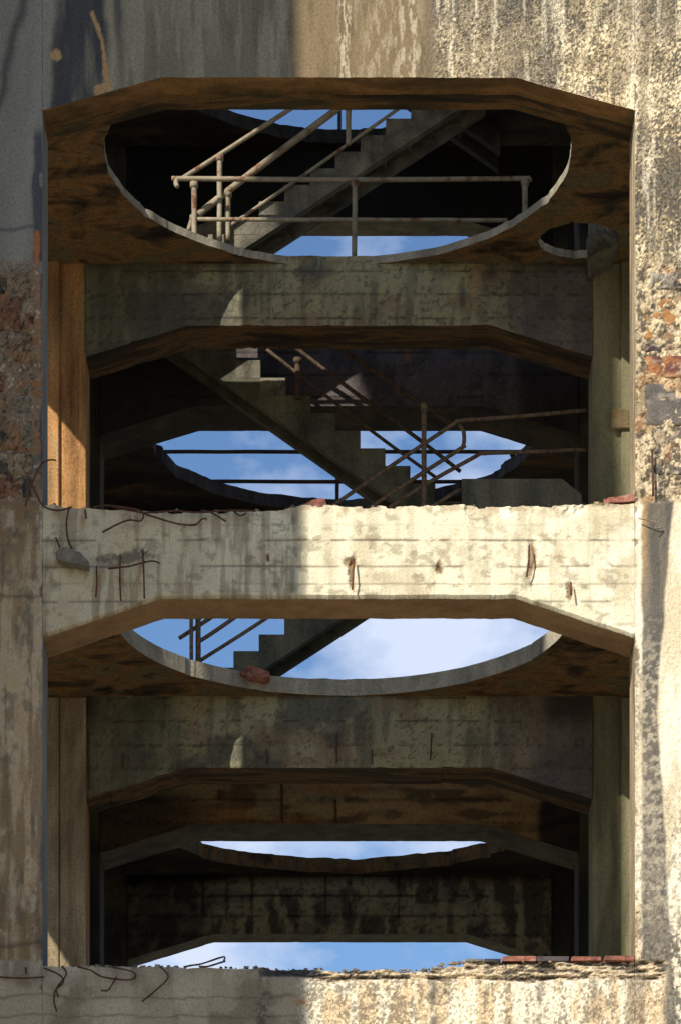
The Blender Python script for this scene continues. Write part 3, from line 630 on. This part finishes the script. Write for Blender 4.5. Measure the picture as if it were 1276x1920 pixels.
# floor slabs with round holes
def ring(cx, cy, rx, ry, n=120, rag=0.0, seed=0, chunk=0.0):
    out_ = []
    for i in range(n):
        a = 2*math.pi*i/n
        q = float(fbm(np.array([a*9.0]), np.array([0.0]), seed, 5, .65)[0])-.5; k = 1-rag*q
        bite = float(vn(np.array([a*7.3]), np.array([5.0]), seed+9)[0]); k += rag*1.4*max(0, bite-.72)/.28*(.4+float(vn(np.array([a*60.0]), np.array([1.0]), seed)[0]))
        if chunk and float(vn(np.array([a*3.1]), np.array([2.0]), seed+5)[0]) > .55: k -= chunk
        out_.append((cx+rx*k*math.cos(a), cy+ry*k*math.sin(a)))
    return out_
def rect(x0, x1, y0, y1): return [(x0, y0), (x1, y0), (x1, y1), (x0, y1)]
xa, xz = -702*U, 692*U
for ox in (0, -PITCH, PITCH):
    m0 = ox == 0
    for k, (Z0, Z1) in enumerate(((1505, 1540), (2392, 2427), (3341, 3358), (4300, 4340))):
        if ox < 0 and k == 3: continue
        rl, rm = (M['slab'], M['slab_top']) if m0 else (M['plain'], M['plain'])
        if m0 and k == 1: lab = 'floor slab at the middle beam, its round hole edge exposed'
        elif m0 and k == 2: lab = 'upper floor slab with a large round hole and a small one'
        else: lab = None
        R = 2.32 if k < 2 else 2.38; cx = ox+(.06 if k == 2 and ox else -.035 if k == 2 else 0); cy = 2.905
        if ox < 0 and k == 1: cx = ox-.33
        if k == 3: R = 0  # unseen top slab kept solid so no sun falls through it
        holes = [] if k == 3 else [ring(cx, cy, R-(0 if k != 3 else .0), R, 420 if m0 else 80, .0 if not m0 else .006 if k == 1 else .013, 30+k)]
        if ox < 0 and k == 1: holes = [[(-1700*U, dy(1.17)-60*U), (-1700*U, dy(1.17)-900*U), (-1108*U, dy(1.17)-900*U), (-1106*U, dy(1.17)-800*U), (-1082*U, dy(1.17)-640*U), (-1080*U, dy(1.17)-60*U)]]  # unseen side-bay hole shaped so its sun patch lands on the left column
        if m0 and k == 2: holes.append(ring(512*U, dy(1.1526), .43, .40, 90, .10, 77))
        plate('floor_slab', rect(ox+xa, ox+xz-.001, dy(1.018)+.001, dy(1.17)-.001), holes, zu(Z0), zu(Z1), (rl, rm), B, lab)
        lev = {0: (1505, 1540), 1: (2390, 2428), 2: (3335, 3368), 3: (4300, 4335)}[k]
        plate('floor_slab', rect(ox+xa, ox+xz-.001, dy(1.261)+.001, dy(1.398)-.001), [ring(ox, dy(1.3275), 2.36, 2.10, 200, .05 if m0 else 0, 50+k, .018)], zu(lev[0]), zu(lev[1]), (M['slab_dark'], M[{0: 'dark', 1: 'slab', 2: 'dark_purple', 3: 'dark'}[k]]), B)  # top rim takes the near-black tone to read as unlit
    # strip between rows two and three, open where the stairs rise
    for k, (Z0, Z1) in enumerate(((1505, 1540), (2392, 2427), (3354, 3377), (4300, 4340))):
        segs = [(ox+xa, ox+xz-.001)] if not m0 or k == 0 else [(xa, -400*U), (560*U, xz-.001)]
        for s0, s1 in segs: plate('floor_slab', rect(s0, s1, dy(1.189)+.001, dy(1.238)-.001), [], zu(Z0), zu(Z1), (M['dark'], M['dark']), B)

# bare reinforcement on the front beams (sub-parts of the beam they grow out of)
def bar(points, parent, d=.9985, r=.0085, mat='rust', n=4, name='rebar'):
    P = [pp(x, y, d-.0006*math.sin(i*1.7)-(.0006 if 0 < i else 0)) for i, (x, y) in enumerate(points)]
    return tube(name, smooth_path(P, n), r, M[mat], parent, 6, .2)
for pts in ([(48, 949), (61, 906), (75, 874), (90, 863), (105, 863)], [(53, 893), (66, 920), (82, 949), (110, 957), (135, 951)], [(130, 951), (125, 979), (128, 1012), (142, 1042)],
            [(192, 998), (237, 976), (263, 977), (269, 966), (260, 956), (204, 948), (175, 951)], [(250, 957), (270, 963), (329, 981), (365, 984), (379, 973), (388, 973)],
            [(378, 957), (398, 962), (424, 978)], [(211, 950), (270, 961), (330, 958), (372, 961), (430, 957), (480, 958)], [(105, 1008), (112, 1026)],
            [(181, 1062), (182, 1090), (180, 1120)], [(226, 1040), (225, 1085), (227, 1127)], [(268, 1030), (270, 1075), (271, 1122)], [(203, 1066), (240, 1062), (283, 1052), (300, 1056)],
            [(160, 956), (162, 972)], [(437, 957), (450, 967), (462, 962)], [(663, 1048), (662, 1078), (660, 1106)], [(991, 1022), (990, 1050), (986, 1082)], [(1069, 1092), (1070, 1116)]):
    bar(pts, beamA)
bar([(1196, 972), (1222, 977), (1236, 982), (1234, 990), (1227, 989)], pierR, r=.006, mat='paint', name='wire')
tube('rebar', straight(pp(1221, 842, .9985), pp(1223, 930, .9985), 6, .01), .011, M['rust'], pierR, 6)
for pts in ([(83, 1815), (112, 1828), (119, 1842), (104, 1857), (102, 1880), (107, 1896)], [(117, 1812), (125, 1827), (107, 1852), (110, 1870)], [(146, 1813), (170, 1819), (194, 1832), (246, 1837), (251, 1823), (209, 1813)],
            [(219, 1832), (208, 1850), (202, 1857), (190, 1857)], [(300, 1812), (316, 1832), (292, 1857), (267, 1878)], [(345, 1813), (360, 1810), (379, 1807), (419, 1794), (420, 1801)], [(374, 1812), (390, 1812), (423, 1802)],
            [(0, 1832), (40, 1834), (83, 1832)], [(48, 1814), (50, 1826)]):
    bar(pts, beam0)
# bars showing on the rows behind
for (x, ya, yb3, d, rr) in ((232, 1413, 1440, 1.169, .008), (500, 1405, 1432, 1.169, .008), (631, 1375, 1430, 1.169, .007), (697, 1405, 1432, 1.169, .008), (808, 1375, 1425, 1.169, .008), (166, 1370, 1480, 1.1695, .008)):
    tube('rebar', straight(pp(x, ya, d), pp(x+rng.uniform(-2, 2), yb3, d), 5, .008), rr, M['rust'], B, 6)
for (x, ya, yb3) in ((528, 1467, 1543), (628, 1500, 1543), (412, 1480, 1500)):
    tube('rebar', straight(pp(x, ya, 1.2372), pp(x+1, yb3, 1.2372), 5, .01), .014, M['rust'], B, 6)

# tiles and crumbled mortar on the ledge of the lowest beam
def tile(x0, x1, y0, y1, mat, parent, dep=.22, tilt=0):
    V, F = box_v((0, 0, 0), ((x1-x0)*U, dep, (y1-y0)*U)); me = mesh('tile', V, F, [mat]); bm = bmesh.new(); bm.from_mesh(me)
    bmesh.ops.bevel(bm, geom=bm.edges[:], offset=.006, segments=1, affect='EDGES')
    for v in bm.verts: v.co += Vector((rng.uniform(-1, 1), rng.uniform(-1, 1), rng.uniform(-1, 1)))*.004
    bm.to_mesh(me); bm.free(); o = link('tile', me, parent); o.location += Vector((px(x0), rng.uniform(-.03, 0), pz(y1))); o.rotation_euler.y = tilt; return o
for i, (x0, x1, y0, y1, mt) in enumerate(((872, 904, 1797, 1803, 'stair'), (906, 938, 1797, 1803, 'dark_purple'), (941, 1004, 1793, 1802, 'red'), (1006, 1066, 1794, 1802, 'dark_purple'), (1070, 1126, 1794, 1802, 'red'), (1132, 1187, 1792, 1802, 'red'))):
    tile(x0, x1, y0, y1, M[mt], beam0)

# ================================================================== LOOSE THINGS
def chunk(name, pts2, d0, d1, mat, label, cat, jit=.012, loc=None):
    P = [pp(x, y, d0) for x, y in pts2]; n = len(P); c = sum(P, Vector())/n
    bm = bmesh.new(); f = [bm.verts.new((p.x-c.x, 0, p.z-c.z)) for p in P]; b_ = [bm.verts.new(((p.x-c.x)*.93, dy(d1)-dy(d0), (p.z-c.z)*.93)) for p in P]
    bm.faces.new(f); bm.faces.new(b_[::-1])
    for i in range(n): bm.faces.new((f[i], b_[i], b_[(i+1) % n], f[(i+1) % n]))
    bmesh.ops.recalc_face_normals(bm, faces=bm.faces); bmesh.ops.triangulate(bm, faces=bm.faces)
    bmesh.ops.subdivide_edges(bm, edges=bm.edges[:], cuts=2, use_grid_fill=True)
    for v in bm.verts: v.co += Vector((rng.uniform(-1, 1), rng.uniform(-1, 1), rng.uniform(-1, 1)))*jit
    me = bpy.data.meshes.new(name); bm.to_mesh(me); bm.free(); me.materials.append(mat)
    o = bpy.data.objects.new(name, me); COL.objects.link(o); o.location = c; return tag(o, label, cat)
chunk('broken_brick', [(1130, 937), (1140, 932), (1160, 931), (1178, 927), (1193, 928), (1195, 940), (1160, 942), (1131, 943)], 1.0005, 1.006, M['red'], 'long red brick fragment lying at the right end of the sunlit middle beam', 'brick', .005)
chunk('broken_brick', [(562, 947), (585, 938), (608, 934), (613, 946), (590, 950)], 1.004, 1.010, M['red'], 'small dusty red brick wedge on the middle beam where the shadow ends', 'brick', .005)
chunk('broken_brick', [(450, 1262), (458, 1250), (467, 1246), (503, 1259), (507, 1270), (470, 1270)], 1.157, 1.164, M['red'], 'red brick lying on the rim of the round hole beside the lower stairs', 'brick', .005)
chunk('concrete_fragment', [(104, 1038), (112, 1026), (130, 1027), (150, 1036), (166, 1052), (168, 1063), (145, 1058), (120, 1052), (106, 1047)], .9945, .9992, M['stair'], 'grey lump of concrete hanging from a wire on the left of the middle beam', 'concrete fragment', .006)

def rubble(name, label, spots):
    V = []; F = []
    for (x, y, d, r) in spots:
        c = pp(x, y, d); n0 = len(V); k = rng.random()*6
        pts = [(math.cos(k+i*2.1)*r*rng.uniform(.7, 1.2), math.sin(k+i*2.1)*r*rng.uniform(.7, 1.2), -r*.3) for i in range(3)]+[(math.cos(k+1+i*2.1)*r*rng.uniform(.5, 1), math.sin(k+1+i*2.1)*r*rng.uniform(.5, 1), r*rng.uniform(.2, .7)) for i in range(3)]
        V += [(c.x+a, c.y+b_, c.z+e) for a, b_, e in pts]
        F += [[n0+i for i in f] for f in ([0, 2, 1], [3, 4, 5], [0, 1, 3], [1, 4, 3], [1, 2, 4], [2, 5, 4], [2, 0, 5], [0, 3, 5])]
    o = link(name, mesh(name, V, F, [M['pale']])); return tag(o, label, 'rubble', kind='stuff')
sp = []
for _ in range(26):
    x = rng.uniform(84, 1186); yy = float(np.interp(x, [80, 165, 300, 520, 545, 570, 760, 950, 1190], [946, 955, 960, 960, 953, 949, 951, 949, 945])); sp.append((x, yy-rng.uniform(0, 2), 1+rng.uniform(.0008, .014), rng.choice([.008, .012, .018, .03])))
rubble('rubble', 'small crumbs of mortar and stone scattered along the top of the middle beam', sp)
sp = []
for _ in range(150):
    x = rng.uniform(84, 1180); yy = float(np.interp(x, [80, 480, 510, 590, 640, 800, 812, 872, 940, 1190], [1813, 1816, 1819, 1818, 1820, 1821, 1812, 1805, 1805, 1804])); sp.append((x, yy-rng.uniform(0, 2), 1+rng.uniform(-.0006, .012), rng.choice([.008, .012, .02, .035])))
rubble('rubble', 'crumbled mortar lying along the ledge of the lowest beam', sp)

# ================================================================== STAIRS
def stair(lift, label, dark):
    st = M['stair_dark'] if dark else M['stair']; L_ = Vector((0, 0, lift))
    T = empty('concrete_staircase', pp(300, 1315, 1.2)+L_, label, 'staircase', 'concrete stairs behind the second row of columns')
    d0, d1 = 1.194, 1.213; ya, yb_ = dy(d0), dy(d1)
    def sx(i): return (438+47.5*i-640)*1.195*U
    def sz(i): return (3350-1222+31*i)*1.195*U+EYE+lift
    run, rise = 47.5*1.195*U, 31*1.195*U
    for i in range(-2, 10):
        box('step', (sx(i), ya, sz(i)-rise-.01), (sx(i)+run*1.02, yb_, sz(i)), st, T, .008)
    def waist(name, x0, z0, x1, z1, th0, th1, y0, y1, mt):
        V = [(x0, y0, z0-th0), (x1, y0, z1-th0), (x1, y0, z1-th1), (x0, y0, z0-th1), (x0, y1, z0-th0), (x1, y1, z1-th0), (x1, y1, z1-th1), (x0, y1, z0-th1)]
        me = mesh(name, V, [[0, 1, 2, 3], [7, 6, 5, 4], [0, 4, 5, 1], [1, 5, 6, 2], [2, 6, 7, 3], [3, 7, 4, 0]], [mt]); bm = bmesh.new(); bm.from_mesh(me); bmesh.ops.recalc_face_normals(bm, faces=bm.faces); bm.to_mesh(me); bm.free()
        return link(name, me, T)
    xe, ze = sx(10), sz(10)-rise*1.0; xs_, zs_ = sx(-3), sz(-3)-rise*1.0
    waist('stringer', xs_, zs_, xe, ze, .02-rise*0, .24, ya+.004, ya+.12, st)
    waist('stringer', xs_, zs_, xe, ze, .02, .24, yb_-.12, yb_-.004, st)
    waist('waist_slab', xs_, zs_, xe, ze, .02, .12, ya+.121, yb_-.121, M['stair_dark'])
    # second flight, rising to the left
    e0, e1 = 1.219, 1.236; yc, yd = dy(e0), dy(e1)
    def tx(j): return (815+46.6*j-640)*1.22*U
    def tz(j): return (3350-908-33*j)*1.22*U+EYE+lift
    run2, rise2 = 46.6*1.22*U, 33*1.22*U
    st2 = M['stair_dark'] if dark else M['dark']  # upper second flight and landing coloured near black in place of shade
    for j in range(2, -11, -1):
        box('step', (tx(j)-run2*1.02, yc, tz(j)-rise2-.01), (tx(j), yd, tz(j)), M['stair'] if (j < -5 and dark) else st2, T, .008)
    x0, z0, x1, z1 = tx(-10)-run2, tz(-10)-rise2*0, tx(3), tz(3)-rise2*0-.2
    x0, z0, x1, z1 = tx(-11), tz(-11)-rise2, tx(2.6), tz(2.6)-rise2
    waist('stringer', x0, z0, x1, z1, .02, .34, yc+.004, yc+.12, st2)
    waist('stringer', x0, z0, x1, z1, .02, .34, yd-.12, yd-.004, st2)
    waist('waist_slab', x0, z0, x1, z1, .02, .15, yc+.121, yd-.121, M['dark'])
    # landing
    zl = sz(9)
    box('landing', (270*U, ya, zl-.22), (547*U, yd, zl), st2, T, .01)
    h = pp(0, 912, 1.2).z+lift
    V = []
    for y_ in (ya-.03, ya-.002):
        V += [(268*U, y_, zl-.3), (268*U, y_, h), (492*U, y_, h), (535*U, y_, h-.17), (545*U, y_, zl-.3)]
    me = mesh('landing_kerb', V, [[0, 4, 3, 2, 1], [5, 6, 7, 8, 9], [0, 1, 6, 5], [1, 2, 7, 6], [2, 3, 8, 7], [3, 4, 9, 8], [4, 0, 5, 9]], [M['beam'] if dark else M['dark']])
    bm = bmesh.new(); bm.from_mesh(me); bmesh.ops.recalc_face_normals(bm, faces=bm.faces); bm.to_mesh(me); bm.free(); link('landing_kerb', me, T)
    return T
stair(0, 'lower concrete stairs seen between the middle beam and the sky, sawtooth steps in silhouette', True)
stair(970*U, 'upper concrete stairs climbing right behind the pipe railing of the top opening', False)

# ================================================================== RAILINGS
def railing(label, rails, posts, group=None, mat='paint', cat='railing'):
    first = rails[0] if rails else posts[0]
    p0 = pp(first[0][0][0], first[0][0][1], first[1])
    T = empty('pipe_railing', p0, label, cat, group)
    for pts, d, r in rails:
        P = [pp(q[0], q[1], q[2] if len(q) > 2 else d) for q in pts]
        P = straight(P[0], P[1], 14, .006) if len(P) == 2 else smooth_path(P, 6)
        tube('rail', P, r*.88, M[mat], T, 8, .06)
    for pts, d, r in posts:
        P = [pp(q[0], q[1], d) for q in pts]; tube('post', straight(P[0], P[-1], 8, .004), r*.86, M[mat], T, 8, .08)
        o = tube('collar', [P[0]-Vector((0, 0, .06)), P[0]-Vector((0, 0, .0))], r*1.25, M[mat], T, 8)
    return T
railing('pipe railing with two level rails standing across the round hole of the top opening',
        [([(333, 350, 1.180), (330, 343, 1.181), (334, 336, 1.183), (350, 335, 1.183), (660, 337, 1.183), (960, 335, 1.183), (988, 334, 1.183), (992, 340, 1.184)], 1.183, .030),
         ([(366, 411), (950, 413)], 1.1835, .027)],
        [([(364, 342), (365, 455)], 1.183, .036), ([(665, 340), (664, 482)], 1.183, .034), ([(983, 338), (983, 420)], 1.183, .036)])
railing('near handrail of the upper stairs with its rusty post beside the hole railing',
        [([(340, 336), (412, 290), (551, 200), (640, 143)], 1.190, .030)], [([(412, 291), (412, 452)], 1.190, .036)], 'handrails of the upper stairs')
railing('thick middle handrail of the upper stairs, second in height',
        [([(372, 402), (464, 330), (630, 206), (700, 155)], 1.192, .044)], [([(427, 360), (427, 450)], 1.1925, .040), ([(653, 195), (653, 272)], 1.192, .036)], 'handrails of the upper stairs')
railing('thin low rail running just above the steps of the upper stairs',
        [([(430, 424), (560, 335), (735, 212), (770, 188)], 1.193, .022)], [([(362, 404), (354, 432)], 1.186, .03)], 'handrails of the upper stairs')
railing('rusty handrails of the lower stairs ending in a bent loop at the landing',
        [([(380, 1118), (643, 935), (840, 801), (853, 792), (872, 788), (980, 780), (1098, 769)], 1.190, .026),
         ([(336, 1197), (440, 1128), (712, 939), (858, 844), (867, 836), (869, 822), (867, 806), (858, 796)], 1.190, .026),
         ([(373, 1203), (440, 1158), (741, 944), (890, 856), (906, 850), (1000, 847), (1098, 843)], 1.1905, .026),
         ([(373, 1240), (501, 1158), (700, 1020), (862, 917)], 1.191, .024)],
        [([(794, 757), (794, 1000)], 1.190, .034), ([(359, 1130), (359, 1290)], 1.184, .024), ([(372, 1150), (372, 1290)], 1.1865, .034)], None, 'rail_mid')
railing('dark handrails slanting down to the right above the second flight of the lower stairs',
        [([(470, 540), (643, 656), (790, 758), (850, 800)], 1.216, .034), ([(440, 565), (567, 662), (700, 762), (790, 828), (862, 884)], 1.216, .026), ([(500, 655), (696, 808), (820, 898)], 1.217, .022)],
        [([(558, 672), (558, 748)], 1.217, .040)], None, 'rail_dark')
T = railing('far guard rails crossing the sky in the back row opening',
        [([(245, 847), (1030, 847)], 1.405, .030), ([(245, 903), (1030, 903)], 1.405, .030)], [([(632, 847), (632, 958)], 1.405, .030), ([(300, 847), (300, 958)], 1.405, .03), ([(960, 847), (960, 958)], 1.405, .03)], None, 'rail_dark')
railing('short dark post and rail on the roof edge seen through the top hole', [([(500, 246), (760, 246)], 1.402, .022)], [([(636, 150), (636, 262)], 1.402, .03)], None, 'rail_dark')

# ================================================================== chimney in front of the building whose shadow lies on the facade
def chimney():
    cx, cy = -7.70, -8.0; seg = 48; V = []; F = []; zs = [0, .6, .601, 10, 20, 28.9, 29.3, 35.2, 35.4, 36]
    for z in zs:
        r = 1.70-.0095*(z-19.8)+(.25 if z <= .6 else .55 if z > 35.2 else .38 if z > 29 else 0)
        V += [(cx+r*math.cos(2*math.pi*k/seg), cy+r*math.sin(2*math.pi*k/seg), z) for k in range(seg)]
    for i in range(len(zs)-1):
        for k in range(seg): a = i*seg+k; b_ = i*seg+(k+1) % seg; F.append([a, b_, b_+seg, a+seg])
    F.append([(len(zs)-1)*seg+k for k in range(seg)])
    o = link('factory_chimney', mesh('factory_chimney', V, F, [M['chim']], smooth=False))
    tag(o, 'tall round brick chimney standing left in front of the building', 'chimney')
chimney()
